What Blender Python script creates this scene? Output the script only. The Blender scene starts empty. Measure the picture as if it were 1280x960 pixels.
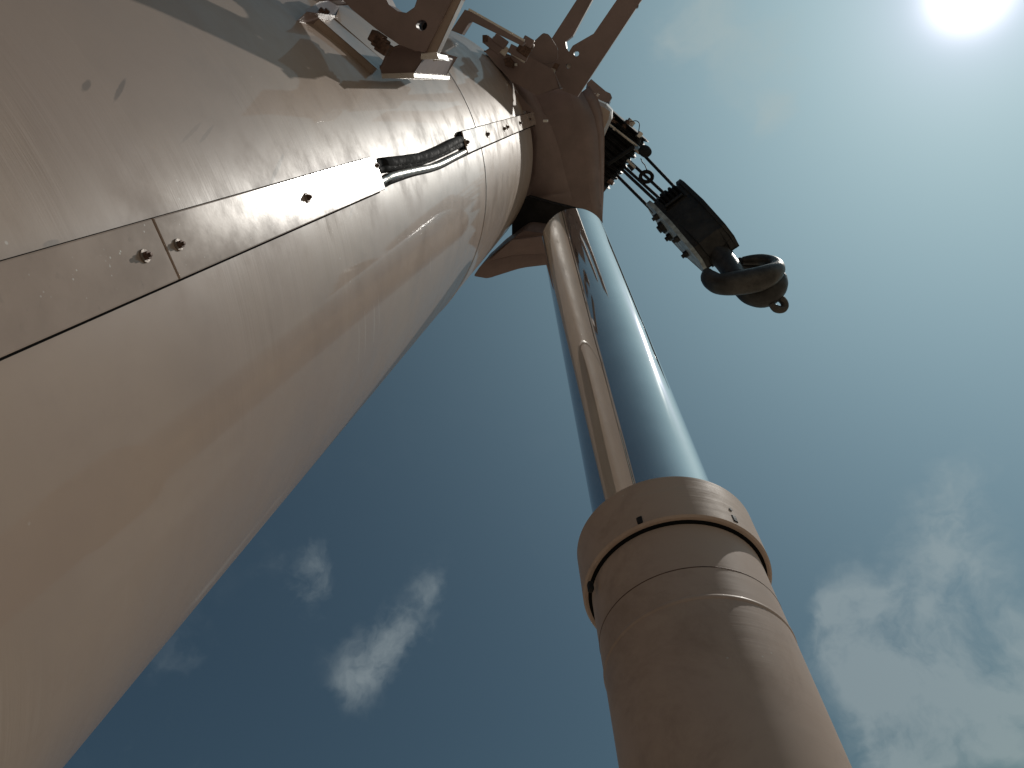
import bpy, math, random
import numpy as np
from mathutils import Vector, Matrix
from mathutils.geometry import tessellate_polygon
random.seed(7)

# ------------------------------------------------------------------ survey frame
# survey axes: x right, y down, z forward of the viewpoint (metres); UP is the plumb line read off the hoist ropes
FOC = 1000.0
def nrm(v):
    v = np.asarray(v, float); return v / np.linalg.norm(v)
def ray(x, y): return np.array([(x - 640) / FOC, (y - 480) / FOC, 1.0])
UP = nrm(ray(140, -440))
FWD = nrm(np.array([0, 0, 1.0]) - UP[2] * UP)
RGT = np.cross(FWD, UP)
CAM_H = 3.4
ROT = np.array([RGT, FWD, UP])
def W(p): return ROT @ np.asarray(p, float) + np.array([0, 0, CAM_H])
def Wd(d): return ROT @ np.asarray(d, float)
def P(x, y, z): return ray(x, y) * z          # survey point at depth z

SUN = nrm(ray(1212, -12))                        # direction to the sun
SUN_W = Wd(SUN)
SUN_EL = math.asin(SUN_W[2]); SUN_AZ = math.atan2(SUN_W[0], SUN_W[1])

# ------------------------------------------------------------------ camera
scene = bpy.context.scene
col = scene.collection
cd = bpy.data.cameras.new('camera'); cam = bpy.data.objects.new('camera', cd); col.objects.link(cam)
cd.sensor_width = 36.0; cd.lens = 36.0 * FOC / 1280.0; cd.clip_start = 0.02; cd.clip_end = 20000
r_, d_, f_ = Wd([1, 0, 0]), Wd([0, 1, 0]), Wd([0, 0, 1])
cam.matrix_world = Matrix(((r_[0], -d_[0], -f_[0], 0), (r_[1], -d_[1], -f_[1], 0), (r_[2], -d_[2], -f_[2], CAM_H), (0, 0, 0, 1)))
scene.camera = cam

# ------------------------------------------------------------------ view
scene.view_settings.view_transform = 'Standard'; scene.view_settings.look = 'None'
scene.view_settings.gamma = 1.0; scene.view_settings.use_curve_mapping = False
scene.cycles.max_bounces = 6; scene.cycles.blur_glossy = .15; scene.cycles.sample_clamp_indirect = 20; scene.cycles.diffuse_bounces = 3; scene.cycles.glossy_bounces = 4
scene.view_settings.exposure = -0.55

# ------------------------------------------------------------------ node helpers
class NT:
    def __init__(s, tree): s.t = tree; s.N = tree.nodes; s.L = tree.links; s.N.clear()
    def new(s, ty, **kw):
        n = s.N.new(ty)
        for k, v in kw.items(): setattr(n, k, v)
        return n
    def link(s, a, b): s.L.new(a, b)
    def put(s, sock, v):
        if hasattr(v, 'links') or hasattr(v, 'is_output'): s.L.new(v, sock)
        else: sock.default_value = v
    def math(s, op, a, b=0.0, c=0.0, clamp=False):
        n = s.new('ShaderNodeMath', operation=op, use_clamp=clamp)
        for i, v in enumerate((a, b, c)): s.put(n.inputs[i], v)
        return n.outputs[0]
    def vmath(s, op, a, b=(0, 0, 0), out=0):
        n = s.new('ShaderNodeVectorMath', operation=op); s.put(n.inputs[0], a); s.put(n.inputs[1], b)
        return n.outputs[out]
    def noise(s, vec, scale, detail=4, rough=.55, dist=0.0, out=0):
        n = s.new('ShaderNodeTexNoise'); s.put(n.inputs['Vector'], vec)
        n.inputs['Scale'].default_value = scale; n.inputs['Detail'].default_value = detail
        n.inputs['Roughness'].default_value = rough; n.inputs['Distortion'].default_value = dist
        return n.outputs[out]
    def ramp(s, v, a, b, lo=0.0, hi=1.0, smooth=True):
        n = s.new('ShaderNodeMapRange', interpolation_type='SMOOTHSTEP' if smooth else 'LINEAR')
        s.put(n.inputs[0], v); n.inputs[1].default_value = a; n.inputs[2].default_value = b
        n.inputs[3].default_value = lo; n.inputs[4].default_value = hi
        return n.outputs[0]
    def mix(s, f, a, b, blend='MIX'):
        n = s.new('ShaderNodeMix', data_type='RGBA', blend_type=blend)
        s.put(n.inputs[0], f); s.put(n.inputs[6], a); s.put(n.inputs[7], b)
        return n.outputs[2]

# ------------------------------------------------------------------ sky
world = bpy.data.worlds.new('World'); scene.world = world; world.use_nodes = True
w = NT(world.node_tree)
geo = w.new('ShaderNodeTexCoord').outputs['Generated']
sky = w.new('ShaderNodeTexSky', sky_type='NISHITA'); sky.sun_disc = False
sky.sun_elevation = SUN_EL; sky.sun_rotation = SUN_AZ
sky.altitude = 200; sky.air_density = 1.0; sky.dust_density = .7; sky.ozone_density = 1.5
SKY_GAIN = 0.034
base = w.mix(1.0, sky.outputs[0], (SKY_GAIN * .84, SKY_GAIN * 1.0, SKY_GAIN * .90, 1), 'MULTIPLY')
cosS = w.vmath('DOT_PRODUCT', geo, tuple(SUN_W), out=1)
angS = w.math('ARCCOSINE', w.math('MINIMUM', cosS, .999999))
# bright ring of scattered light round the sun (thin high haze)
au1 = w.math('EXPONENT', w.math('MULTIPLY', w.math('POWER', angS, 2), -1 / math.radians(29.5) ** 2))
au2 = w.math('EXPONENT', w.math('MULTIPLY', w.math('POWER', angS, 2), -1 / math.radians(1.7) ** 2))
au3 = w.math('EXPONENT', w.math('MULTIPLY', angS, -1 / math.radians(2.6)))
def scaled(f, rgb):
    n = w.new('ShaderNodeVectorMath', operation='SCALE'); n.inputs[0].default_value = rgb; w.put(n.inputs['Scale'], f)
    return n.outputs[0]
base = w.vmath('ADD', base, (.011, .019, .026))     # even haze, added to lift the dark sky mirrored in the rod
tot = w.vmath('ADD', base, scaled(au1, (.345, .52, .57)))
tot = w.vmath('ADD', tot, scaled(au2, (2.6, 2.4, 2.7)))
tot = w.vmath('ADD', tot, scaled(au3, (.82, .64, .98)))
# broken cumulus shreds: fbm over the direction, densest in a few patches
warp = w.noise(geo, 9, 4, .6, out=1)
wv = w.vmath('ADD', geo, w.vmath('MULTIPLY', w.vmath('SUBTRACT', warp, (.5, .5, .5)), (.07, .07, .07)))
wv = w.vmath('NORMALIZE', wv)
fb = w.noise(wv, 11, 9, .60, .15)
patches = [  # (px, py, angular radius deg, weight)
    (1200, 600, 2.0, .7), (1180, 660, 2.2, .9), (1190, 780, 4.4, 1.3), (1060, 790, 2.6, 1.1), (1130, 850, 4.0, 1.2), (1262, 880, 4.4, 1.2), (1120, 945, 2.8, .95),
    (495, 815, 2.6, .95), (540, 745, 1.7, .8), (450, 855, 1.6, .7), (385, 715, 2.6, .75),
    (210, 880, 4.0, .35), (855, 30, 3.0, 1.0), (965, 150, 2.0, .7), (960, 40, 5.0, .65)]
msk = 0.0
for px, py, rad, wt in patches:
    dd = Wd(nrm(ray(px, py)))
    c_ = w.vmath('DOT_PRODUCT', wv, tuple(dd), out=1)
    k = 1 - math.cos(math.radians(rad))
    g = w.math('EXPONENT', w.math('DIVIDE', w.math('SUBTRACT', c_, 1.0), k))
    msk = w.math('MULTIPLY_ADD', g, wt, msk)
# beyond the view: the same loose shreds, scattered at random
scat = w.ramp(w.noise(geo, 2.3, 2, .5), .56, .74, 0, .7)
away = w.ramp(w.vmath('DOT_PRODUCT', geo, tuple(Wd([0, 0, 1])), out=1), .72, .55)
msk = w.math('MINIMUM', w.math('MULTIPLY_ADD', scat, away, msk), 1.0)
dens = w.math('ADD', w.math('MULTIPLY', msk, .40), w.math('MULTIPLY_ADD', fb, 1.7, -.62))
cl = w.math('MULTIPLY', w.ramp(dens, .32, .84), w.math('MULTIPLY_ADD', msk, 1.02, .03))
cloudcol = w.vmath('ADD', w.vmath('MULTIPLY', tot, (.62, .62, .60)), (.235, .265, .27))
final = w.mix(cl, tot, cloudcol)
bg = w.new('ShaderNodeBackground'); w.put(bg.inputs[0], final); bg.inputs[1].default_value = 1.0
out = w.new('ShaderNodeOutputWorld'); w.link(bg.outputs[0], out.inputs[0])

# ------------------------------------------------------------------ sun
sl = bpy.data.lights.new('sun', 'SUN'); sl.energy = 3.2; sl.angle = math.radians(.55); sl.color = (1.0, .95, .87)
so = bpy.data.objects.new('sun', sl); col.objects.link(so)
so.rotation_euler = Vector(tuple(SUN_W)).to_track_quat('Z', 'Y').to_euler(); so.location = (0, 0, 30)

# ------------------------------------------------------------------ materials
def mat(name):
    m = bpy.data.materials.new(name); m.use_nodes = True; t = NT(m.node_tree)
    b = t.new('ShaderNodeBsdfPrincipled'); o = t.new('ShaderNodeOutputMaterial'); t.link(b.outputs[0], o.inputs[0])
    return m, t, b
def simple(name, rgb, rough=.5, metal=0.0, var=.25, scale=9, bump=.0, coat=0.0, spec=.5):
    m, t, b = mat(name)
    oc = t.new('ShaderNodeTexCoord').outputs['Object']
    n = t.noise(oc, scale, 6, .65)
    c = t.mix(t.ramp(n, .3, .7), tuple(x * (1 - var) for x in rgb) + (1,), tuple(min(1, x * (1 + var)) for x in rgb) + (1,))
    t.put(b.inputs['Base Color'], c)
    t.put(b.inputs['Roughness'], t.ramp(t.noise(oc, scale * 3, 5), .3, .7, rough * .8, min(1, rough * 1.2)))
    b.inputs['Metallic'].default_value = metal; b.inputs['Specular IOR Level'].default_value = spec; b.inputs['Coat Weight'].default_value = coat; b.inputs['Coat Roughness'].default_value = .12
    if bump:
        bn = t.new('ShaderNodeBump'); bn.inputs['Strength'].default_value = bump; bn.inputs['Distance'].default_value = .002
        t.put(bn.inputs['Height'], t.noise(oc, scale * 12, 5)); t.link(bn.outputs[0], b.inputs['Normal'])
    return m

PAINT = (.355, .275, .228)
def paint_material(name, marks=(), streak=True, rough=.45, darken=1.0, coat=.36, grime=(1.1, .14)):
    """weathered gloss paint; uv in metres (girth, length)"""
    m, t, b = mat(name)
    uv = t.new('ShaderNodeUVMap', uv_map='uv').outputs[0]
    sx = t.new('ShaderNodeSeparateXYZ'); t.link(uv, sx.inputs[0]); U, V = sx.outputs[0], sx.outputs[1]
    big = t.noise(uv, 1.6, 5, .6); mid = t.noise(uv, 7, 6, .65)
    A = tuple(c * darken for c in PAINT); 
    c = t.mix(t.ramp(big, .3, .7), (A[0] * .93, A[1] * .93, A[2] * .95, 1), (A[0] * 1.06, A[1] * 1.05, A[2] * 1.0, 1))
    c = t.mix(t.ramp(mid, .52, .8, 0, .30), c, (A[0] * .74, A[1] * .72, A[2] * .72, 1))
    # rub marks running round the girth
    st = t.vmath('MULTIPLY', uv, (1.3, 34, 1)); sn = t.noise(st, 1.0, 6, .7)
    zone = t.ramp(t.noise(uv, 2.4, 3), .42, .66)
    if streak: zone = t.math('MAXIMUM', zone, t.ramp(V, 2.0, 4.0, 0, 1))
    sm = t.math('MULTIPLY', t.ramp(sn, .58, .72), zone)
    c = t.mix(t.math('MULTIPLY', sm, .35), c, (.47, .41, .36, 1))
    dk = t.math('MULTIPLY', t.ramp(t.noise(t.vmath('MULTIPLY', uv, (2.1, 55, 1)), 1.0, 5, .7), .62, .74), zone)
    c = t.mix(t.math('MULTIPLY', dk, .40), c, (A[0] * .45, A[1] * .42, A[2] * .42, 1))
    gr = t.math('MULTIPLY', t.ramp(t.noise(uv, grime[0], 7, .72, .6), .46, .72), grime[1])
    c = t.mix(gr, c, (A[0] * .60, A[1] * .57, A[2] * .55, 1))
    # chips and specks
    vo = t.new('ShaderNodeTexVoronoi'); t.put(vo.inputs['Vector'], uv); vo.inputs['Scale'].default_value = 42
    chip = t.math('MULTIPLY', t.ramp(vo.outputs[0], .10, .05), t.ramp(t.noise(uv, 11, 2), .60, .66))
    c = t.mix(t.math('MULTIPLY', chip, .8), c, (.55, .52, .48, 1))
    if marks: wob = t.math('MULTIPLY', t.math('SUBTRACT', t.noise(uv, 60, 4), .5), 1.3)
    for (u0, v0, du, dv, th, s, mc) in marks:      # single scuffs: centre, half sizes, turn, strength
        a1 = t.math('SUBTRACT', U, u0); a2 = t.math('SUBTRACT', V, v0)
        ct, sn_ = math.cos(th), math.sin(th)
        p = t.math('ADD', t.math('MULTIPLY', a1, ct), t.math('MULTIPLY', a2, sn_))
        q = t.math('SUBTRACT', t.math('MULTIPLY', a2, ct), t.math('MULTIPLY', a1, sn_))
        e = t.math('ADD', t.math('POWER', t.math('DIVIDE', p, du), 2), t.math('POWER', t.math('DIVIDE', q, dv), 2))
        k = t.ramp(t.math('ADD', e, wob), 1.1, .3, 0, s)
        c = t.mix(k, c, mc)
    t.put(b.inputs['Base Color'], c)
    rg = t.math('ADD', t.ramp(mid, .3, .75, rough * .85, rough * 1.35), t.math('MULTIPLY', sm, .12))
    t.put(b.inputs['Roughness'], rg)
    b.inputs['Coat Weight'].default_value = coat; b.inputs['Coat Roughness'].default_value = .045
    b.inputs['Specular IOR Level'].default_value = .12
    h = t.math('ADD', t.math('MULTIPLY', t.math('MULTIPLY', sn, zone), .0016), t.math('MULTIPLY', t.noise(uv, 3.2, 3, .5), .004))
    h = t.math('ADD', h, t.math('MULTIPLY', t.noise(uv, 220, 2), .00004))
    bn = t.new('ShaderNodeBump'); bn.inputs['Strength'].default_value = .55; bn.inputs['Distance'].default_value = 1.0
    t.put(bn.inputs['Height'], h); t.link(bn.outputs[0], b.inputs['Normal'])
    return m
M = {}
M['plain'] = simple('tan_paint', PAINT, .36, 0, .16, 5, .25, .25)
M['shadepaint'] = simple('shaded_tan_paint', (.205, .148, .138), .5, 0, .15, 4, .3, .1)  # darker copy of the tan paint, shade of sunless faces put into colour
M['steel'] = simple('bare_steel', (.50, .47, .43), .34, .9, .2, 20, .3)
M['rust'] = simple('rusty_bolt', (.12, .07, .05), .6, .4, .4, 90, .6)
M['black'] = simple('grease_and_shade_black', (.014, .014, .015), .6, .0, .4, 14, .3, 0, .2)
M['rubber'] = simple('black_rubber', (.018, .018, .019), .8, 0, .3, 20, .1, 0, .03)
M['hookpaint'] = simple('worn_black_paint', (.024, .023, .022), .48, .2, .5, 9, .6)
M['hookiron'] = simple('forged_iron', (.055, .051, .047), .45, .3, .45, 11, .8)
M['greyplate'] = simple('grey_plate', (.33, .385, .41), .4, .0, .4, 14, .4)
M['rope'] = simple('wire_rope', (.03, .03, .031), .5, .5, .4, 60, .5)
M['alu'] = simple('sunlit_edge_metal', (.62, .60, .57), .30, .95, .12, 14, .25)
m, t, b = mat('matte_black'); b.inputs['Base Color'].default_value = (.012, .012, .012, 1); b.inputs['Roughness'].default_value = 1; b.inputs['Specular IOR Level'].default_value = 0  # featureless black for the painted shadow line and dark gaps
M['flat_black'] = m
M['washer'] = simple('dull_washer', (.20, .165, .14), .55, .35, .3, 60, .3)
M['white'] = simple('white_plastic', (.8, .8, .78), .4, 0, .05)
m, t, b = mat('chrome'); uvn = t.new('ShaderNodeUVMap', uv_map='uv').outputs[0]
t.put(b.inputs['Base Color'], t.mix(t.ramp(t.noise(uvn, 5, 5), .35, .7), (.80, .80, .79, 1), (.86, .86, .85, 1)))
b.inputs['Metallic'].default_value = .93
t.put(b.inputs['Roughness'], t.ramp(t.noise(t.vmath('MULTIPLY', uvn, (30, 1, 1)), 3, 5), .3, .7, .03, .06))
bn = t.new('ShaderNodeBump'); bn.inputs['Strength'].default_value = .10; bn.inputs['Distance'].default_value = .01
t.put(bn.inputs['Height'], t.noise(t.vmath('MULTIPLY', uvn, (3, .35, 1)), 3, 2)); t.link(bn.outputs[0], b.inputs['Normal'])
M['chrome'] = m
m, t, b = mat('sandy_ground'); oc = t.new('ShaderNodeTexCoord').outputs['Object']
c = t.mix(t.ramp(t.noise(oc, .25, 8, .65), .3, .7), (.40, .31, .22, 1), (.50, .40, .295, 1))
c = t.mix(t.ramp(t.noise(oc, 4, 8, .7), .5, .75, 0, .5), c, (.30, .245, .185, 1))
t.put(b.inputs['Base Color'], c); b.inputs['Roughness'].default_value = .95
bn = t.new('ShaderNodeBump'); bn.inputs['Strength'].default_value = .6; bn.inputs['Distance'].default_value = .03
t.put(bn.inputs['Height'], t.noise(oc, 9, 8, .7)); t.link(bn.outputs[0], b.inputs['Normal'])
M['ground'] = m

# ------------------------------------------------------------------ mesh helpers (survey coordinates in, world out)
def tag(o, label=None, cat=None, group=None, kind=None):
    if label: o['label'] = label
    if cat: o['category'] = cat
    if group: o['group'] = group
    if kind: o['kind'] = kind
    return o
ROOT_LOC = {}
def thing(name, at, label, cat, group=None):
    o = bpy.data.objects.new(name, None); col.objects.link(o); o.location = W(at); o.empty_display_size = .1
    ROOT_LOC[o.name] = W(at)
    return tag(o, label, cat, group)
def base_of(o):
    while o.parent: o = o.parent
    return ROOT_LOC.get(o.name, np.zeros(3))
def part(name, verts, faces, m, parent, uvs=None, smooth=False, bevel=0, solid=0, label=None, auto=None):
    b0 = base_of(parent) if parent else np.zeros(3)
    me = bpy.data.meshes.new(name)
    me.from_pydata([tuple(W(v) - b0) for v in verts], [], [tuple(f) for f in faces])
    if uvs is not None:
        ul = me.uv_layers.new(name='uv')
        k = 0
        for fi, fuv in enumerate(uvs):
            for q in fuv: ul.data[k].uv = q; k += 1
    me.materials.append(M[m] if isinstance(m, str) else m)
    if smooth:
        for p in me.polygons: p.use_smooth = True
        if smooth is not True: me.set_sharp_from_angle(angle=math.radians(smooth))
    me.update()
    o = bpy.data.objects.new(name, me); col.objects.link(o)
    if parent: o.parent = parent
    if solid:
        s = o.modifiers.new('solid', 'SOLIDIFY'); s.thickness = solid; s.offset = -1
    if bevel:
        s = o.modifiers.new('bevel', 'BEVEL'); s.width = bevel; s.segments = 2; s.limit_method = 'ANGLE'; s.angle_limit = math.radians(40)
    if label: o['label'] = label
    return o
class MB:
    def __init__(s): s.v = []; s.f = []
    def add(s, v, f):
        k = len(s.v); s.v += [np.asarray(p, float) for p in v]; s.f += [tuple(i + k for i in q) for q in f]; return s
    def build(s, name, m, parent, **kw): return part(name, s.v, s.f, m, parent, **kw)
def frame(d, hint=None):
    d = nrm(d); h = np.array([1, 0, 0.]) if hint is None else np.asarray(hint, float)
    if abs(d @ nrm(h)) > .95: h = np.array([0, 1, 0.])
    x = nrm(h - (h @ d) * d); return x, np.cross(d, x), d
def lathe(o, d, prof, n=24, hint=None, cap=True):
    """revolve [(radius, distance along d)]"""
    x, y, d = frame(d, hint); v = []; f = []
    for r, s in prof:
        for i in range(n):
            a = 2 * math.pi * i / n; v.append(o + d * s + r * (x * math.cos(a) + y * math.sin(a)))
    for j in range(len(prof) - 1):
        for i in range(n):
            k = (i + 1) % n; f.append((j * n + i, j * n + k, (j + 1) * n + k, (j + 1) * n + i))
    if cap:
        f.append(tuple(range(n - 1, -1, -1))); f.append(tuple((len(prof) - 1) * n + i for i in range(n)))
    return v, f
def catmull(pts, sub):
    pts = [np.asarray(p, float) for p in pts]; q = [2 * pts[0] - pts[1]] + pts + [2 * pts[-1] - pts[-2]]; o = []
    for i in range(1, len(q) - 2):
        for s in range(sub):
            t_ = s / sub; a, b_, c_, d = q[i - 1], q[i], q[i + 1], q[i + 2]
            o.append(.5 * (2 * b_ + (c_ - a) * t_ + (2 * a - 5 * b_ + 4 * c_ - d) * t_ ** 2 + (3 * b_ - a - 3 * c_ + d) * t_ ** 3))
    o.append(pts[-1]); return o
def tube(pts, r, n=10, sub=1, flat=1.0):
    """pts (x,y,z) or (x,y,z,r)"""
    pts = [np.asarray(p, float) for p in pts]
    if len(pts[0]) == 3: pts = [np.append(p, r) for p in pts]
    if sub > 1: pts = catmull(pts, sub)
    C = [p[:3] for p in pts]; R = [p[3] for p in pts]; v = []; f = []
    x = None
    for i, c_ in enumerate(C):
        d = nrm(C[min(i + 1, len(C) - 1)] - C[max(i - 1, 0)])
        x = frame(d, x)[0] if x is not None else frame(d)[0]
        y = np.cross(d, x)
        for k in range(n):
            a = 2 * math.pi * k / n; v.append(c_ + R[i] * (x * math.cos(a) + flat * y * math.sin(a)))
    for i in range(len(C) - 1):
        for k in range(n):
            l = (k + 1) % n; f.append((i * n + k, i * n + l, (i + 1) * n + l, (i + 1) * n + k))
    f.append(tuple(range(n - 1, -1, -1))); f.append(tuple((len(C) - 1) * n + k for k in range(n)))
    return v, f
def box(c, ax, ay, az, hx, hy, hz):
    c = np.asarray(c, float); v = [c + sx * hx * ax + sy * hy * ay + sz * hz * az for sz in (-1, 1) for sy in (-1, 1) for sx in (-1, 1)]
    return v, [(0, 2, 3, 1), (4, 5, 7, 6), (0, 1, 5, 4), (2, 6, 7, 3), (0, 4, 6, 2), (1, 3, 7, 5)]
def extr(loop, off, holes=()):
    """prism over a closed outline (list of 3d points), holes as further outlines"""
    loops = [list(map(np.asarray, loop))] + [list(map(np.asarray, h)) for h in holes]
    flat = [p for l in loops for p in l]; n = len(flat)
    tri = tessellate_polygon([[Vector(tuple(p)) for p in l] for l in loops])
    v = flat + [p + off for p in flat]; f = [tuple(q) for q in tri] + [tuple(n + i for i in reversed(q)) for q in tri]
    k = 0
    for l in loops:
        m_ = len(l)
        for i in range(m_): j = (i + 1) % m_; f.append((k + i, k + j, n + k + j, n + k + i))
        k += m_
    return v, f
def bar(a, b, hx, hy, hint=None):
    a, b = np.asarray(a, float), np.asarray(b, float); x, y, d = frame(b - a, hint)
    return box((a + b) / 2, x, y, d, hx, hy, np.linalg.norm(b - a) / 2)
def on_plane(px, py, o, n):
    r = ray(px, py); return r * ((o @ n) / (r @ n))
def round_loop(pts, rad=.25, k=4):
    """round the corners of a pixel outline"""
    o = []; n = len(pts)
    for i in range(n):
        p, a, b_ = map(np.array, (pts[i], pts[i - 1], pts[(i + 1) % n]))
        p, a, b_ = p.astype(float), a.astype(float), b_.astype(float)
        s = p + (a - p) * rad; e = p + (b_ - p) * rad
        for j in range(k + 1):
            u = j / k; o.append(tuple((1 - u) ** 2 * s + 2 * u * (1 - u) * p + u * u * e))
    return o

# ------------------------------------------------------------------ boom axis
R = .65
A = nrm(ray(780, 112))                          # boom axis, away from the viewpoint
_l = nrm(ray(340, 644)); _l = nrm(_l - (_l @ A) * A)
_u = nrm(ray(570, 40)); _u = nrm(_u - (_u @ A) * A)
BD = R / math.sin(math.acos(_l @ _u) / 2); BC = nrm(_l + _u) * BD      # nearest point of the axis
EB = nrm(-(UP - (UP @ A) * A))                  # belly side
ES = np.cross(EB, A); ES = ES if ES[0] > 0 else -ES   # side seen from the viewpoint
def ang_of(v): return math.atan2(v @ ES, v @ EB)   # 0 = belly, +90 = flank
def bpt(th, t, r=R): return BC + A * t + r * (EB * math.cos(th) + ES * math.sin(th))
def boom_hit(px, py, r=R):
    d = nrm(ray(px, py)); dp = d - (d @ A) * A
    a, b_, c_ = dp @ dp, -2 * dp @ BC, BC @ BC - r * r
    disc = b_ * b_ - 4 * a * c_
    s = (-b_ - math.sqrt(max(disc, 0))) / (2 * a); p = d * s; v = p - BC
    t_ = v @ A; return ang_of(v - t_ * A), t_
TC = boom_hit(666, 190)[1]                      # where the first section ends at the collar
print('boom', BD, 'collar t', TC, 'sun el', math.degrees(SUN_EL))

# ------------------------------------------------------------------ ground
gv = [(-3000, -3000, 0), (3000, -3000, 0), (3000, 3000, 0), (-3000, 3000, 0)]
me = bpy.data.meshes.new('ground'); me.from_pydata(gv, [], [(0, 1, 2, 3)]); me.materials.append(M['ground'])
o = bpy.data.objects.new('ground', me); col.objects.link(o); tag(o, 'dry sandy ground below the crane', 'ground', kind='structure')

# ------------------------------------------------------------------ telescopic boom
T0 = -2.2
boom = thing('telescopic_boom', BC + A * T0, 'huge tan telescopic crane boom with rounded belly and bolted conduit covers', 'crane boom')
def uvp(th, t_): return (th * R, t_)
marks = []
for px, py, l, wd, tx, s in [(108, 107, 9, 4, .9, .55), (150, 112, 17, 3, 1.1, .55), (346, 212, 24, 3, 1.15, .6), (258, 168, 16, 2, .9, .3), (240, 165, 20, 2, .8, .22), (65, 304, 12, 5, .3, .5), (282, 279, 5, 2, .9, .6), (440, 264, 10, 3, 1.2, .4), (449, 432, 30, 1.6, 1.6, .75), (457, 420, 34, 1.3, 1.62, .75), (468, 405, 28, 2, 1.6, .75), (474, 392, 30, 1.3, 1.64, .75), (538, 330, 22, 1.5, 1.6, .75)]:
    th, tt = boom_hit(px, py)
    ex, ey = px + l * math.cos(-tx), py + l * math.sin(-tx); th2, tt2 = boom_hit(ex, ey)
    du, dv = (th2 - th) * R, tt2 - tt; L = math.hypot(du, dv)
    marks.append((th * R, tt, L, L * wd / l * .6, math.atan2(dv, du), s, (.10, .085, .075, 1) if s < .7 else (.50, .45, .40, 1)))
M['boom'] = paint_material('boom_paint', marks)
M['barrelpaint'] = paint_material('barrel_paint', (), False, .5, 1.42, .04, (3.2, .6))
def boom_shell(name, t0, t1, r, m, parent, nseg=128, nt=24, cap=True):
    v = []; f = []; uv = []
    ths = [-math.pi + 2 * math.pi * i / nseg for i in range(nseg + 1)]
    for j in range(nt + 1):
        t_ = t0 + (t1 - t0) * j / nt
        for th in ths:
            x, y = r * math.cos(th), r * math.sin(th)
            x = max(x, -.72 * r)               # flat top plate
            v.append(BC + A * t_ + EB * x + ES * y)
    n = nseg + 1
    for j in range(nt):
        ta, tb = t0 + (t1 - t0) * j / nt, t0 + (t1 - t0) * (j + 1) / nt
        for i in range(nseg):
            f.append((j * n + i, j * n + i + 1, (j + 1) * n + i + 1, (j + 1) * n + i))
            uv.append((uvp(ths[i], ta), uvp(ths[i + 1], ta), uvp(ths[i + 1], tb), uvp(ths[i], tb)))
    if cap:
        for j in (0, nt):
            q = tuple(j * n + i for i in range(nseg)); f.append(q if j else q[::-1]); uv.append([(0, 0)] * nseg)
    return part(name, v, f, m, parent, uvs=uv, smooth=40)
shell = boom_shell('base_section', T0, TC, R, 'boom', boom, cap=True)
boom_shell('inner_section', TC - .02, TC + 1.75, R * .86, 'plain', boom, nt=2)
# circumferential weld seam and wear band
def ring(t_, wdt, rr, a0, a1, name, m, n=72):
    v = []; f = []
    for i in range(n + 1):
        th = a0 + (a1 - a0) * i / n
        for q, s in ((R - .002, -wdt), (R + rr, -wdt * .4), (R + rr, wdt * .4), (R - .002, wdt)): v.append(bpt(th, t_ + s, q))
    for i in range(n):
        for k in range(3): f.append((i * 4 + k, i * 4 + k + 1, i * 4 + k + 5, i * 4 + k + 4))
    return part(name, v, f, m, boom, smooth=True)
tw = boom_hit(603, 190)[1]
ring(tw, .012, .0022, math.radians(-60), math.radians(150), 'weld_seam', 'plain')

# conduit with cover plates along the flank
up_px = [(0, 326), (190, 275), (330, 234), (465, 193), (577, 165), (666, 140)]
lo_px = [(0, 450), (225, 350), (360, 288), (487, 231), (590, 191), (675, 153)]
def fit(pts):
    h = [boom_hit(*p, r=R + .014) for p in pts]; t_ = [x[1] for x in h]; a = [x[0] for x in h]
    wts = np.ones(len(t_)); return np.polyfit(t_, a, 2)
fu, fl = fit(up_px), fit(lo_px)
def strip(name, ta, tb, hb, ht, ins_u, ins_l, m, parent, n=14, skew=0.0, bevel=.0015):
    v = []; f = []
    for i in range(n + 1):
        t_ = ta + (tb - ta) * i / n
        for k, (fp, ins) in enumerate(((fu, ins_u), (fl, ins_l))):
            tt = t_ + (skew if k else 0)
            th = np.polyval(fp, tt) + (-ins if k == 0 else ins) / R * (1 if np.polyval(fu, tt) > np.polyval(fl, tt) else -1)
            v.append(bpt(th, tt, R + hb)); v.append(bpt(th, tt, R + ht))
    for i in range(n):
        a_ = i * 4
        for p, q in ((0, 1), (1, 3), (3, 2), (2, 0)): f.append((a_ + p, a_ + q, a_ + 4 + q, a_ + 4 + p))
    f.append((0, 2, 3, 1)); e = n * 4; f.append((e, e + 1, e + 3, e + 2))
    return part(name, v, f, m, parent, bevel=bevel)
def t_at(px, py): return boom_hit(px, py, R + .014)[1]
m, t, b = mat('cover_paint'); oc = t.new('ShaderNodeTexCoord').outputs['Object']
n1 = t.noise(oc, 9, 6, .65); n2 = t.noise(oc, 70, 4, .6)
c = t.mix(t.ramp(n1, .3, .7), tuple(x * .92 for x in PAINT) + (1,), tuple(x * 1.06 for x in PAINT) + (1,))
c = t.mix(t.ramp(n2, .58, .8, 0, .4), c, (.20, .16, .135, 1))
vo = t.new('ShaderNodeTexVoronoi'); t.put(vo.inputs['Vector'], oc); vo.inputs['Scale'].default_value = 150
c = t.mix(t.math('MULTIPLY', t.ramp(vo.outputs[0], .20, .12), t.ramp(t.noise(oc, 16, 2), .55, .62)), c, (.62, .60, .56, 1))
t.put(b.inputs['Base Color'], c); t.put(b.inputs['Roughness'], t.ramp(n1, .3, .7, .11, .16)); b.inputs['Specular IOR Level'].default_value = .30
bn = t.new('ShaderNodeBump'); bn.inputs['Strength'].default_value = .02; bn.inputs['Distance'].default_value = .002
t.put(bn.inputs['Height'], n2); t.link(bn.outputs[0], b.inputs['Normal'])
M['cover'] = m
t1a = t_at(189, 276); t1b = t_at(223, 351)
t2e, t2el = t_at(466, 193), t_at(489, 231)
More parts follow.
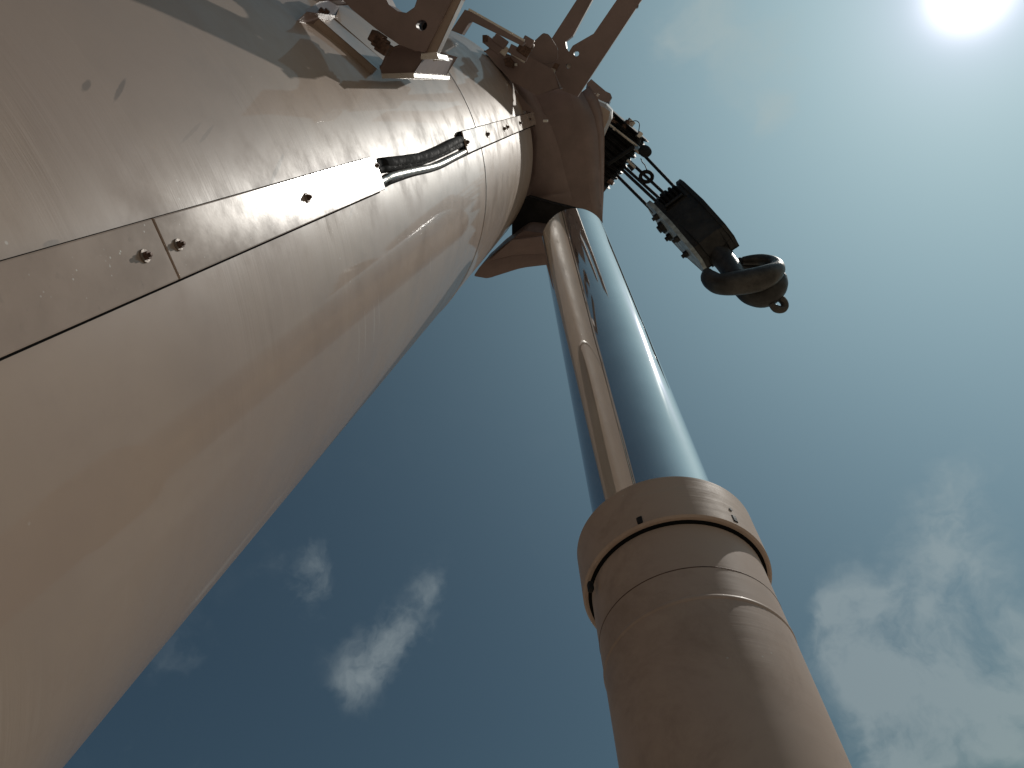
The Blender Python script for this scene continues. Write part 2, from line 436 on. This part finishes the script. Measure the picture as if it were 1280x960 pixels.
t3, t3l = t_at(577, 165), t_at(589, 191)
t4, t4l = t_at(666, 140), t_at(675, 153)
sk1 = t1b - t1a
channel = strip('conduit_channel', -2.0, t2e + .02, 0, .0105, .006, .012, 'flat_black', boom, bevel=0)  # channel coloured black so its gaps and open ends look shaded
strip('conduit_channel', t3 - .03, t4, 0, .0105, .004, .006, 'flat_black', boom, bevel=0)
strip('cover_shade_strip', -2.0, t2e, 0, .005, -.0012, -.0042, 'flat_black', boom, bevel=0)  # black strip that paints the shadow line along the cover edge
strip('cover_shade_strip', t3, t4, 0, .005, -.002, -.006, 'flat_black', boom, bevel=0)
plates = [strip('cover_plate', -2.0, t1a - .0012, .012, .0165, 0, 0, 'cover', boom, skew=sk1),
          strip('cover_plate', t1a + .0012, t2e, .012, .0165, 0, 0, 'cover', boom, skew=sk1 * .9),
          strip('cover_plate', t3, t4, .012, .0165, 0, 0, 'cover', boom, skew=0)]
# bolts through the covers
def hexbolt(px, py, s, parent, tall=.0065):
    th, t_ = boom_hit(px, py, R + .0165); nv = EB * math.cos(th) + ES * math.sin(th); o_ = bpt(th, t_, R + .0162)
    mb = MB(); mb.add(*lathe(o_, nv, [(s * 1.55, 0), (s * 1.5, .0016 * s / .005)], 20)); 
    wb = mb.build('washer', 'washer', parent, smooth=30)
    m2 = MB(); m2.add(*lathe(o_ + nv * .0016 * s / .005, nv, [(s, 0), (s, tall * .55), (s * .9, tall * .62)], 6, hint=A))
    m2.add(*lathe(o_ + nv * .0016 * s / .005, nv, [(s * .5, 0), (s * .5, tall), (s * .42, tall * 1.05)], 12))
    m2.build('bolt', 'rust', parent)
hexbolt(181, 320, .0046, plates[0]); hexbolt(223, 306, .0044, plates[1]); hexbolt(384, 247, .0052, plates[1])
hexbolt(471, 207, .0040, plates[1], .004)
for px, py in ((583, 178), (609, 168), (630, 161), (634, 159), (650, 154), (662, 149)): hexbolt(px, py, .0075, plates[2], .008)
# cables bared between the two covers
def hose(name, pts, rad, m):
    q = []
    for px, py, lift in pts:
        th, t_ = boom_hit(px, py, R + lift); q.append(bpt(th, t_, R + lift))
    MB().add(*tube(q, rad, 10, 8)).build(name, m, boom, smooth=True)
hose('cable', [(440, 216, -.005), (470, 206, -.004), (482, 204, .006), (505, 201, .012), (530, 196, .015), (552, 187, .013), (572, 176, .004), (600, 168, -.008)], .0125, 'rubber')
hose('cable', [(440, 221, -.005), (470, 213, -.003), (484, 209, .006), (508, 206, .009), (532, 200, .010), (556, 190, .010), (575, 181, .004), (600, 172, -.006)], .0095, 'rubber')
hose('steel_pipe', [(445, 240, -.004), (475, 227, -.002), (490, 220, .007), (515, 214, .012), (545, 207, .012), (570, 195, .010), (586, 187, .002), (610, 178, -.006)], .0085, 'steel')
hose('cable', [(450, 243, -.006), (478, 232, -.003), (490, 226, .004), (520, 216, .006), (548, 209, .006), (572, 197, .004), (600, 184, -.006)], .0065, 'rubber')

# ------------------------------------------------------------------ collar with cylinder lugs at the end of the first section
def bp(px, py, t_):           # survey point where the sight line meets the cross plane at t
    o_ = BC + A * t_; return on_plane(px, py, o_, A)
rows = [  # rim, crease, outer edge, lip : matching rows top to bottom
    [(612, 78), (655, 92), (700, 108), (722, 119), (734, 110)],
    [(628, 98), (662, 115), (710, 122), (731, 132), (744, 124)],
    [(645, 122), (672, 138), (716, 142), (739, 148), (750, 143)],
    [(658, 146), (686, 163), (722, 164), (743, 168), (752, 168)],
    [(664, 175), (694, 185), (727, 190), (744.5, 196), (752, 200)],
    [(664, 215), (702, 215), (731, 222), (745, 232), (751.5, 236)],
    [(655, 246), (709, 240), (734, 250), (746, 258), (750.5, 258)],
    [(668, 251), (715, 262), (736, 270), (747, 278), (749.5, 277)]]
tt = [TC + .25, TC + .38, TC + .41, TC + .45, TC + .47]
mb = MB()
v = [bp(*rows[i][k], tt[k]) for i in range(len(rows)) for k in range(4)]
f = [(i * 4 + k, i * 4 + k + 1, i * 4 + k + 5, i * 4 + k + 4) for i in range(len(rows) - 1) for k in range(3)]
collar = part('collar', v, f, 'shadepaint', boom, smooth=18, solid=.05)
v = [bp(*rows[i][k], tt[k] - (.004 if k == 3 else 0)) for i in range(len(rows)) for k in (3, 4)]
f = [(i * 2, i * 2 + 1, i * 2 + 3, i * 2 + 2) for i in range(len(rows) - 1)]
part('collar_lip', v, f, 'shadepaint', collar, smooth=30, solid=.02)
ctr = np.array([660, 190.])
v = []
for i in range(len(rows)):
    p = np.array(rows[i][4], float); q = p + nrm(ctr - p) * 14
    v += [bp(*(p - (.8, 0)), tt[4] + .01), bp(*q, TC + 1.2)]
part('collar_wall', v, f, 'shadepaint', collar, smooth=30, solid=.02)
def bead(k, i0, i1, rad, m_, dt=.0):
    MB().add(*tube([bp(*rows[i][k], tt[k] - dt) for i in range(i0, i1)], rad, 6, 5)).build('edge_bead', m_, collar, smooth=True)
bead(3, 0, 8, .0045, 'alu', .006); bead(4, 2, 8, .005, 'alu', .004)
plate_w = [bp(x, y, TC + .445) for x, y in ((745.5, 172), (750.5, 172), (749.5, 205), (748, 236), (746.8, 236), (746, 205))]
MB().add(*extr(plate_w, A * .012)).build('sunlit_sliver', 'greyplate', collar)  # pale plate standing in for the sunlit sliver of the lip
# bulkhead round the section end
def plate_px(name, pts, t_, thick, m, parent, holes=(), rnd=0, bevel=.004, tilt=None, label=None):
    nv = A if tilt is None else nrm(A + tilt); o_ = BC + A * t_
    if rnd: pts = round_loop(pts, rnd)
    L = [on_plane(x, y, o_, nv) for x, y in pts]
    H = [[on_plane(cx + rr * math.cos(2 * math.pi * i / 14), cy + rr * 1.0 * math.sin(2 * math.pi * i / 14), o_, nv) for i in range(14)] for cx, cy, rr in holes]
    return MB().add(*extr(L, nv * thick, H)).build(name, m, parent, bevel=bevel, label=label)
th0, th1 = math.radians(-70), math.radians(180)
lug_far = plate_px('lug', [(592, 345), (600, 333), (625, 310), (655, 288), (684, 292), (694, 312), (690, 330), (650, 335), (610, 348)], TC - .25, .34, 'shadepaint', boom, bevel=.01, rnd=.2)
plate_px('lug_web', [(612, 326), (640, 300), (680, 296), (680, 316), (640, 320)], TC - .30, .05, 'shadepaint', lug_far, bevel=.003)
plate_px('pocket_shade_plate', [(640, 255), (662, 246), (690, 254), (722, 262), (724, 300), (690, 320), (640, 300)], TC + .05, .05, 'black', boom)  # black plate standing in for the shaded interior of the pocket
# upper mounting plate with two prongs
plate_px('prong_plate', [(622, 80), (648, 62), (689, 49), (735, -22), (752, -22), (716, 45), (707, 52), (708, 60), (711, 65), (716, 57), (742, 42), (775, -6), (785, -22), (818, -22), (800, 3), (722, 121), (690, 108), (650, 96)],
         TC + .12, .07, 'shadepaint', boom, holes=[(720.5, 67, 3.4), (710.5, 82.5, 3.2)], bevel=.006)
pb = plate_px('pin', [(709, 80), (713, 79), (714, 84), (711, 86), (708, 84)], TC + .15, .04, 'steel', boom, bevel=0)
tb = plate_px('prong_stop', [(795, 7), (799, 3), (798, 9), (794, 11)], TC + .13, .05, 'shadepaint', boom, bevel=0)
# clutter of latch parts in front of the plate
tL = TC - .25
tab = plate_px('latch_tab', [(655, 66), (666, 53), (679, 41), (686, 43), (697, 60), (697, 73), (690, 80), (668, 78)], tL + .12, .035, 'shadepaint', boom, rnd=.22)
plate_px('latch_pin', [(686, 93), (690, 85), (694, 87), (690, 95)], tL + .08, .05, 'steel', tab, bevel=.002)
plate_px('latch_pin', [(690, 85), (694, 79), (699, 81), (695, 88)], tL + .08, .05, 'rust', tab, bevel=.002)
def lump(px, py, t_, hx, hy, hz, m, name, parent, rot=0.0):
    c_ = bp(px, py, t_); x = nrm(np.array([math.cos(rot), math.sin(rot), 0])); x = nrm(x - (x @ A) * A); y = np.cross(A, x)
    return MB().add(*box(c_, x, y, A, hx, hy, hz)).build(name, m, parent, bevel=min(hx, hy) * .2)
def bpx(a_, b_, t_, hw, hd, m, name, parent):
    return MB().add(*bar(bp(*a_, t_), bp(*b_, t_), hw, hd, hint=A)).build(name, m, parent, bevel=hw * .25)
gh = plate_px('guard_frame', [(564, 38), (581, 12), (587, 14), (656, 53), (652, 57), (588, 26), (577, 43)], TC - .62, .06, 'shadepaint', boom)
bpx((585, 13.5), (655, 53), TC - .60, .006, .012, 'alu', 'guard_edge', gh)
for a_, b_, hw, m_ in [((606, 48), (626, 64), .012, 'shadepaint'), ((614, 50), (634, 66), .007, 'steel'), ((618, 46), (633, 57), .016, 'shadepaint'), ((637, 60), (660, 72), .012, 'shadepaint'), ((641, 63), (658, 74), .006, 'steel'), ((648, 58), (662, 68), .016, 'rust'), ((654, 49), (666, 56), .016, 'shadepaint')]:
    bpx(a_, b_, TC - .40, hw, .02, m_, 'latch_rod', boom)
lump(607, 48, TC - .40, .012, .014, .02, 'rust', 'latch_knob', boom)
lump(660, 59, TC - .38, .022, .024, .03, 'rust', 'roller', boom, .5)
base_pad = plate_px('latch_base', [(606, 64), (612, 60), (640, 70), (664, 74), (690, 88), (700, 110), (672, 118), (640, 100), (622, 84)], TC - .18, .14, 'shadepaint', boom, bevel=.006)
plate_px('latch_shoe', [(630, 74), (636, 72), (645, 80), (640, 84), (632, 82)], TC - .24, .06, 'rust', base_pad)
lump(645, 81, TC - .25, .006, .006, .01, 'alu', 'grease_nipple', base_pad)
wd_ = plate_px('skid_plate', [(609, 112), (625, 103), (648, 118), (668, 140), (655, 138)], TC - .12, .03, 'shadepaint', boom, bevel=.003)
lump(682, 151, TC + .02, .012, .006, .02, 'white', 'grease_nipple', boom)

# ------------------------------------------------------------------ stowage bracket on the flank, nearer the viewpoint
_, tB = boom_hit(497, 96)
print('bracket t', tB)
br = plate_px('stowage_bracket', [(425, -4), (470, -30), (480, -6), (486, 6), (497, 14), (508, 16), (518, 9), (524, -8), (532, -30), (580, -30), (565, -2), (531, 66), (519, 63), (499, 56), (470, 36), (440, 12)],
              tB - .28, .06, 'shadepaint', boom, holes=[(527, 31.5, 7)], bevel=.005)
plate_px('bore_plug', [(517, 22), (537, 22), (537, 41), (517, 41)], tB - .215, .02, 'black', br, bevel=0)
plate_px('bracket_flange', [(565, -2), (580, -30), (597, -30), (577, 0), (545, 69), (528, 70), (531, 66)], tB - .265, .03, 'plain', br, bevel=.003)
plate_px('flange_foot', [(527, 67), (545, 66), (547, 73), (527, 73)], tB - .28, .12, 'alu', br, bevel=.002)  # bright metal stands in for the sunlit white of this edge
ft = plate_px('bracket_foot', [(486, 61), (499, 56), (520, 63), (531, 66), (517, 93), (479, 93), (476, 84)], tB - .225, .34, 'shadepaint', boom, bevel=.005)
plate_px('foot_plate', [(477, 92), (517, 91.5), (517, 97), (478, 97.5)], tB - .24, .40, 'alu', ft, bevel=.002)  # sunlit lower edge, its brightness put in as pale metal
for px, py in ((472, 48), (476, 54), (480, 60)): lump(px, py, tB - .29, .014, .012, .02, 'rust', 'bolt', br, .6)
# guide rail leaning from the foot to the upper left
def surf(px, py, lift):
    th, t_ = boom_hit(px, py, R + lift); return bpt(th, t_, R + lift), EB * math.cos(th) + ES * math.sin(th)
q0 = [surf(x, y, .018)[0] for x, y in ((472, 86), (479, 76), (404, 12), (396, 20))]
nv = surf(435, 50, .05)[1]
g = MB().add(*extr(q0, -nv * .02)).build('guide_rail', 'plain', boom, bevel=.003)
q1 = [surf(x, y, .028)[0] for x, y in ((384, 14), (398, 3), (412, 2), (423, 8), (419, 21), (400, 18))]
MB().add(*extr(q1, -nv * .03)).build('rail_end_block', 'shadepaint', g, bevel=.003)
for x, y in ((401, 15), (407, 16)):
    p_, n_ = surf(x, y, .028); MB().add(*lathe(p_, n_, [(.006, 0), (.006, .008)], 6)).build('rail_bolt', 'rust', g)
plate_px('rail_bracket', [(350, -20), (352, 2), (372, 11), (400, 3), (428, 0), (440, -20)], tB - .03, .08, 'shadepaint', boom, bevel=.004)

# ------------------------------------------------------------------ boom head with sheaves
H = nrm(np.cross(A, UP)); H = H if H[0] > 0 else -H           # level, across the boom
FW = nrm(A - (A @ UP) * UP)                                   # level, along the boom
ZH = 6.5
hc = P(761, 187, ZH)
head = bpx((690, 150), (752, 178), TC + 1.62, .30, .25, 'plain', 'head_frame', boom)
def plate_z(name, pts, z, thick, m, parent, bevel=.004, nv=None):
    nv = np.array([0, 0, 1.0]) if nv is None else nv
    L = [on_plane(x, y, np.array([0, 0, z]), nv) for x, y in pts]
    return MB().add(*extr(L, nv * thick)).build(name, m, parent, bevel=bevel)
hp1 = plate_z('head_plate', [(734, 104), (739, 99), (757, 114), (763, 117), (765, 122), (762, 127), (755, 128), (757, 134), (750, 138), (738, 122)], ZH - .1, .10, 'shadepaint', boom)
lug2 = plate_z('head_cheek', [(752, 145), (775, 160), (797, 178), (797, 183), (774, 168), (752, 152)], ZH - .2, .06, 'shadepaint', boom)
plate_z('head_cheek', [(749, 232), (752, 205), (775, 216), (768, 224), (750, 244)], ZH + .05, .06, 'shadepaint', boom)
for i in range(9):
    c_ = hc + H * (-.21 + .054 * i) 
    MB().add(*lathe(c_ - H * .026, H, [(.05, 0), (.205, 0), (.212, .006), (.175, .026), (.212, .046), (.205, .052), (.05, .052)], 36)).build('sheave', 'black', boom, smooth=35)
MB().add(*lathe(hc - H * .25, H, [(.035, 0), (.035, .54)], 16)).build('sheave_pin', 'steel', boom, smooth=30)
for px, py, dz, s in ((733, 116, -.32, .02), (741, 118, -.30, .016), (757, 152, -.28, .014), (768, 161, -.28, .012), (747, 119, -.3, .012)):
    c_ = P(px, py, ZH + dz); MB().add(*box(c_, nrm(H), nrm(np.cross(A, H)), A, s, s * .8, s)).build('head_bolt', 'steel', boom, bevel=s * .2)
def rodpx(name, a_, b_, z, r, m, parent, n=10): return MB().add(*tube([P(*a_, z), P(*b_, z)], r, n)).build(name, m, parent, smooth=30)
rodpx('guard_rod', (752, 148), (798, 184), ZH - .26, .011, 'steel', boom)
rodpx('guard_rod', (750, 140), (772, 155), ZH - .24, .014, 'rust', boom)
rodpx('guard_rod', (757, 142), (768, 148), ZH - .26, .010, 'rust', boom)
rodpx('guard_rod', (760, 205), (792, 184), ZH - .3, .016, 'black', boom)
rodpx('guard_rod', (766, 229), (762, 225), ZH - .2, .018, 'shadepaint', boom)
rodpx('pin_end', (760, 226), (766, 230), ZH - .2, .016, 'rust', boom)
rodpx('pin_end', (784, 200), (794, 210), ZH - .35, .012, 'steel', boom)
rodpx('pin_end', (786, 205), (792, 212), ZH - .33, .020, 'black', boom)
rodpx('sensor_box', (779, 160), (785, 151), ZH - .25, .019, 'rust', boom, 4)
MB().add(*tube([P(784, 153, ZH - .25), P(789, 152, ZH - .25), P(795, 151, ZH - .25), P(799, 154, ZH - .25), P(799, 160, ZH - .25), P(798, 165, ZH - .25)], .0035, 6, 5)).build('sensor_wire', 'black', boom, smooth=True)
rodpx('head_lamp', (797, 172), (801, 166), ZH - .25, .022, 'alu', boom, 12)
rodpx('head_lamp_foot', (797, 180), (800, 172), ZH - .25, .016, 'black', boom, 8)
gp = MB().add(*lathe(P(805, 191, ZH - .3), H * .55 + np.array([0, 0, -1.]), [(.03, 0), (.05, .01), (.052, .03), (.03, .045)], 24)).build('guide_pulley', 'black', boom, smooth=35)
MB().add(*lathe(P(797, 189, ZH - .28), H * .9 + np.array([0, 0, -.5]), [(.02, 0), (.045, .005), (.04, .02), (.02, .03)], 20)).build('guide_pulley', 'steel', boom, smooth=35)

# ------------------------------------------------------------------ hook block hanging from the head
phi = math.radians(17)
hb_c = P(862, 280, 5.95)                        # middle of the block
hx = nrm(H * math.cos(phi) + FW * math.sin(phi)); wx = nrm(np.cross(hx, UP)); wx = wx if wx @ FW > 0 else -wx
hookb = thing('hook_block', hb_c - UP * .5, 'black hook block with grey side plate hanging on wire ropes', 'hook block')
def hbp(a_, b_, c_): return hb_c + hx * a_ * .84 + wx * b_ + UP * c_
prof = []
for i in range(13):
    a_ = math.pi * i / 12; prof.append((.20 * math.cos(a_), .20 + .17 * math.sin(a_)))
prof += [(-.20, -.08), (-.13, -.34), (-.06, -.42), (.06, -.42), (.13, -.34), (.20, -.08)]
def cheek(a0, th, sc, m, name, bev=.006):
    L = [hbp(a0, p * sc, q * sc if q > 0 else q) for p, q in prof]
    return MB().add(*extr(L, hx * th * .84)).build(name, m, hookb, bevel=bev)
sp_l = cheek(-.175, .03, 1.0, 'greyplate', 'side_plate'); sp_r = cheek(.145, .03, .97, 'hookpaint', 'side_plate')
cheek(-.142, .05, .90, 'hookpaint', 'cheek_weight', .012); cheek(.092, .05, .90, 'hookpaint', 'cheek_weight', .012)
for i in range(4):
    c_ = hbp(-.075 + .044 * i, 0, .17)
    MB().add(*lathe(c_, hx, [(.05, 0), (.195, 0), (.20, .005), (.172, .02), (.20, .035), (.195, .04), (.05, .04)], 36)).build('sheave', 'black', hookb, smooth=35)
low = [(p * .9, q) for p, q in ((-.21, .06), (.21, .06), (.20, -.08), (.14, -.34), (.06, -.43), (-.06, -.43), (-.14, -.34), (-.20, -.08))]
MB().add(*extr([hbp(-.092, p, q) for p, q in low], hx * .155)).build('crosshead', 'hookpaint', hookb, bevel=.012)
MB().add(*bar(hbp(-.09, -.17, .10), hbp(.09, -.17, .10), .012, .03, UP)).build('rope_guard', 'hookpaint', hookb, bevel=.003)
for b_, c_, s in ((-.13, .14, .024), (.06, .08, .030), (.0, .15, .05), (-.11, -.16, .024), (.05, -.18, .026)):
    MB().add(*lathe(hbp(-.175, b_, c_), -hx, [(s, 0), (s, .03), (s * .6, .034), (s * .6, .05)], 6)).build('plate_bolt', 'hookpaint', sp_l)
MB().add(*lathe(hbp(.175, -.05, .18), hx, [(.03, 0), (.03, .03), (.016, .035)], 6)).build('plate_bolt', 'hookpaint', sp_r)
# forged hook
zk = 5.42
hk = MB()
hk.add(*tube([np.append(P(x, y, z), r / 1000 * z) for x, y, z, r in
     [(892, 312, 5.72, 14), (904, 324, 5.62, 13.5), (915, 338, 5.48, 13.5), (924, 350, 5.34, 12)]], 0, 16, 5))
hook = hk.build('hook_shank', 'hookiron', hookb, smooth=True)
hook = MB().add(*tube([np.append(P(x, y, z), r * 1.1 / 1000 * z) for x, y, z, r in
     [(884, 341, 5.5, 6), (887, 348, 5.42, 10), (899, 355, 5.34, 12), (920, 354, 5.28, 13.8), (944, 350, 5.25, 14.3), (961, 344, 5.26, 12.8), (971, 336, 5.33, 9.5), (967, 328, 5.42, 7), (954, 325, 5.5, 6.8), (940, 325, 5.54, 6), (928, 326, 5.56, 4.5)]], 0, 18, 6)).build('hook', 'hookiron', hookb, smooth=True)
MB().add(*tube([np.append(P(x, y, z), r * 1.1 / 1000 * z) for x, y, z, r in
     [(922, 360, 5.45, 8), (938, 366, 5.42, 14), (955, 366, 5.40, 17), (968, 357, 5.42, 15), (973, 345, 5.46, 10)]], 0, 18, 6)).build('hook_bill', 'hookpaint', hookb, smooth=True)
MB().add(*tube([np.append(P(x, y, z), r * 1.1 / 1000 * z) for x, y, z, r in
     [(922, 327, 5.62, 5), (943, 332, 5.58, 8), (963, 332, 5.54, 6)]], 0, 12, 6)).build('throat_fill', 'hookpaint', hookb, smooth=True)  # added dark tube filling the throat between band and horn
eye = []
for i in range(13):
    a_ = math.radians(-120 + 300 * i / 12); eye.append(np.append(P(972 + 8.5 * math.cos(a_) + 3 * math.sin(a_), 379 + 8.0 * math.sin(a_), 5.38 + .02 * math.cos(a_)), .0265 if 2 < i < 11 else .021))
MB().add(*tube(eye, 0, 12, 3)).build('hook_eye', 'hookiron', hookb, smooth=True)

# ------------------------------------------------------------------ hoist rope falls
rope = thing('hoist_rope', hbp(0, 0, .2), 'dark steel wire rope reeved in five falls above the hook block', 'wire rope')
for (x0, y0), (x1, y1) in [((763, 211), (817, 265)), ((769, 204), (826, 257)), ((772, 201), (831, 254)), ((782, 197), (838, 249)), ((806, 195), (850, 241))]:
    a_, b_ = P(x0, y0, ZH - .05), P(x1, y1, 6.12)
    MB().add(*tube([a_ + (b_ - a_) * i / 6 for i in range(7)], .0125, 8)).build('rope_fall', 'rope', rope, smooth=True)
# overwind switch weight threaded on a fall
sw = thing('switch_weight', P(808, 222, 6.15), 'small black ring weight on a thin chain round one hoist rope', 'switch weight')
tor = [P(808 + 7.4 * math.cos(2 * math.pi * i / 24), 221 + 6.4 * math.sin(2 * math.pi * i / 24), 6.2 + .04 * math.sin(2 * math.pi * i / 24)) for i in range(25)]
MB().add(*tube(tor, .015, 10)).build('ring', 'black', sw, smooth=True)
MB().add(*tube([P(x, y, 6.2) for x, y in ((801, 198), (803, 203), (806, 206), (808, 211), (810, 215))], .004, 6)).build('chain', 'black', sw, smooth=True)

# ------------------------------------------------------------------ luffing cylinder
CA = nrm(ray(607, -75)); CM = nrm(np.array([.306, .828, .4696])); CM = nrm(CM - (CM @ CA) * CA); CC = CM * 1.2
lc = thing('luffing_cylinder', CC - CA * .9, 'tan hydraulic luffing cylinder with polished chrome rod under the boom', 'hydraulic cylinder')
def round_part(name, prof, m, parent, n=96, smooth=35):
    v, f = lathe(CC, CA, prof, n, hint=CM); uv = []
    for q in f:
        if len(q) == 4:
            js = [i // n for i in q]; ii = [i % n for i in q]
            us = [(k if not (max(ii) == n - 1 and min(ii) == 0 and k == 0) else n) * 2 * math.pi * prof[0][0] / n for k in ii]
            uv.append([(us[i], prof[js[i]][1]) for i in range(4)])
        else: uv.append([(0, 0)] * len(q))
    return part(name, v, f, m, parent, uvs=uv, smooth=smooth)
def s_of(y, off=0.0):     # distance along the cylinder where its near line crosses image row y
    best = min((abs(480 + 1000 * p[1] / p[2] - y), s) for s in np.linspace(-.5, 8, 3400) for p in [CC + CA * s - CM * off])
    return best[1]
rb = .173; rc = .190
s_ct, s_cb = s_of(598, rc), s_of(650, rc)
print('cyl', s_ct, s_cb, s_of(264, .14))
barrel = round_part('barrel', [(rb, -.75), (rb, .2), (rb, .5), (rb, s_cb - .002)], 'barrelpaint', lc)
gland = round_part('gland_collar', [(rb - .002, s_cb), (rc - .004, s_cb), (rc, s_cb + .004), (rc, s_ct - .006), (rc - .006, s_ct), (.142, s_ct)], 'barrelpaint', lc)
s_re = s_of(262, .14)
rod = round_part('rod', [(.14, s_ct - .02), (.14, s_ct + .6), (.14, s_ct + 1.2), (.14, s_re - .003), (.137, s_re)], 'chrome', lc, n=128)
round_part('wiper_seal', [(.1405, s_ct - .001), (.150, s_ct + .001), (.148, s_ct + .008), (.1405, s_ct + .010)], 'rubber', gland)
round_part('step_dark_ring', [(rb + .0005, s_cb - .004), (rb + .006, s_cb - .004), (rb + .007, s_cb - .0005)], 'flat_black', gland)  # black ring added to darken the step below the collar
s_w1, s_w2 = s_of(713, rb), s_of(750, rb)
round_part('weld_line', [(rb + .0002, s_w1 - .0012), (rb + .0006, s_w1), (rb + .0002, s_w1 + .0012)], 'rust', barrel)
round_part('weld_bead', [(rb + .0002, s_w2 - .005), (rb + .0018, s_w2 - .002), (rb + .0018, s_w2 + .002), (rb + .0002, s_w2 + .005)], 'barrelpaint', barrel)
def cyl_ang(px, py, r):
    d = nrm(ray(px, py)); dp = d - (d @ CA) * CA; a_, b_, c_ = dp @ dp, -2 * dp @ CC, CC @ CC - r * r
    s = (-b_ - math.sqrt(max(b_ * b_ - 4 * a_ * c_, 0))) / (2 * a_); p = d * s; v = p - CC; return p, nrm(v - (v @ CA) * CA)
for px, py in ((800, 652), (919, 650), (736, 735)):     # spanner slots in the collar rim
    p, nv = cyl_ang(px, py, rc); sd = np.cross(CA, nv)
    MB().add(*box(p - nv * .004 + CA * .004, sd, CA, nv, .0065, .011, .0055)).build('spanner_slot', 'black', gland, bevel=.003)
p, nv = cyl_ang(913, 637, rc)
MB().add(*lathe(p, nv, [(.004, -.001), (.004, .0015)], 12)).build('grub_screw', 'black', gland)
round_part('rod_eye', [(.10, s_re - .03), (.10, s_re + .005), (.06, s_re + .02), (.05, s_re + .08)], 'black', lc, n=32)
MB().add(*lathe(CC - CA * .86 - H * .2, H, [(.09, 0), (.16, .01), (.16, .39), (.09, .40)], 32)).build('foot_eye', 'barrelpaint' if False else 'plain', lc, smooth=35)

# ------------------------------------------------------------------ slewing platform that carries boom and cylinder (below the frame)
def ground_box(name, c_, hw, hl, z0, z1, m, parent, bev=.03):
    b0 = base_of(parent); cw = np.array([c_[0], c_[1], 0]); fw = Wd(FW); hh = Wd(H)
    v = [cw + sx * hw * hh + sy * hl * fw + np.array([0, 0, z]) - b0 for z in (z0, z1) for sy in (-1, 1) for sx in (-1, 1)]
    me = bpy.data.meshes.new(name); me.from_pydata([tuple(p) for p in v], [], [(0, 2, 3, 1), (4, 5, 7, 6), (0, 1, 5, 4), (2, 6, 7, 3), (0, 4, 6, 2), (1, 3, 7, 5)])
    me.materials.append(M[m]); o = bpy.data.objects.new(name, me); col.objects.link(o); o.parent = parent
    md = o.modifiers.new('bevel', 'BEVEL'); md.width = bev; md.segments = 2
    return o
foot_w = W(CC - CA * .86); heel_w = W(BC + A * (T0 + .1))
print('foot', foot_w, 'heel', heel_w)
pc = (foot_w + heel_w) / 2
plat = bpy.data.objects.new('slewing_platform', None); col.objects.link(plat); plat.location = (pc[0], pc[1], 0); ROOT_LOC['slewing_platform'] = np.array([pc[0], pc[1], 0.])
tag(plat, 'tan slewing platform under the boom heel and cylinder foot', 'crane platform')
ztop = min(foot_w[2], heel_w[2]) - .75
ground_box('platform_deck', pc, 1.1, 2.2, max(.6, ztop - .4), ztop, 'plain', plat)
ground_box('turntable', pc, .8, .8, 0, max(.6, ztop - .4), 'black', plat)
for c_, top in ((foot_w, foot_w[2]), (heel_w, heel_w[2])):
    for sgn in (-1, 1):
        q = c_ + Wd(H) * sgn * (.26 if c_ is foot_w else .5); ground_box('pivot_lug', q, .03, .22, ztop, top + .12, 'plain', plat, .01)
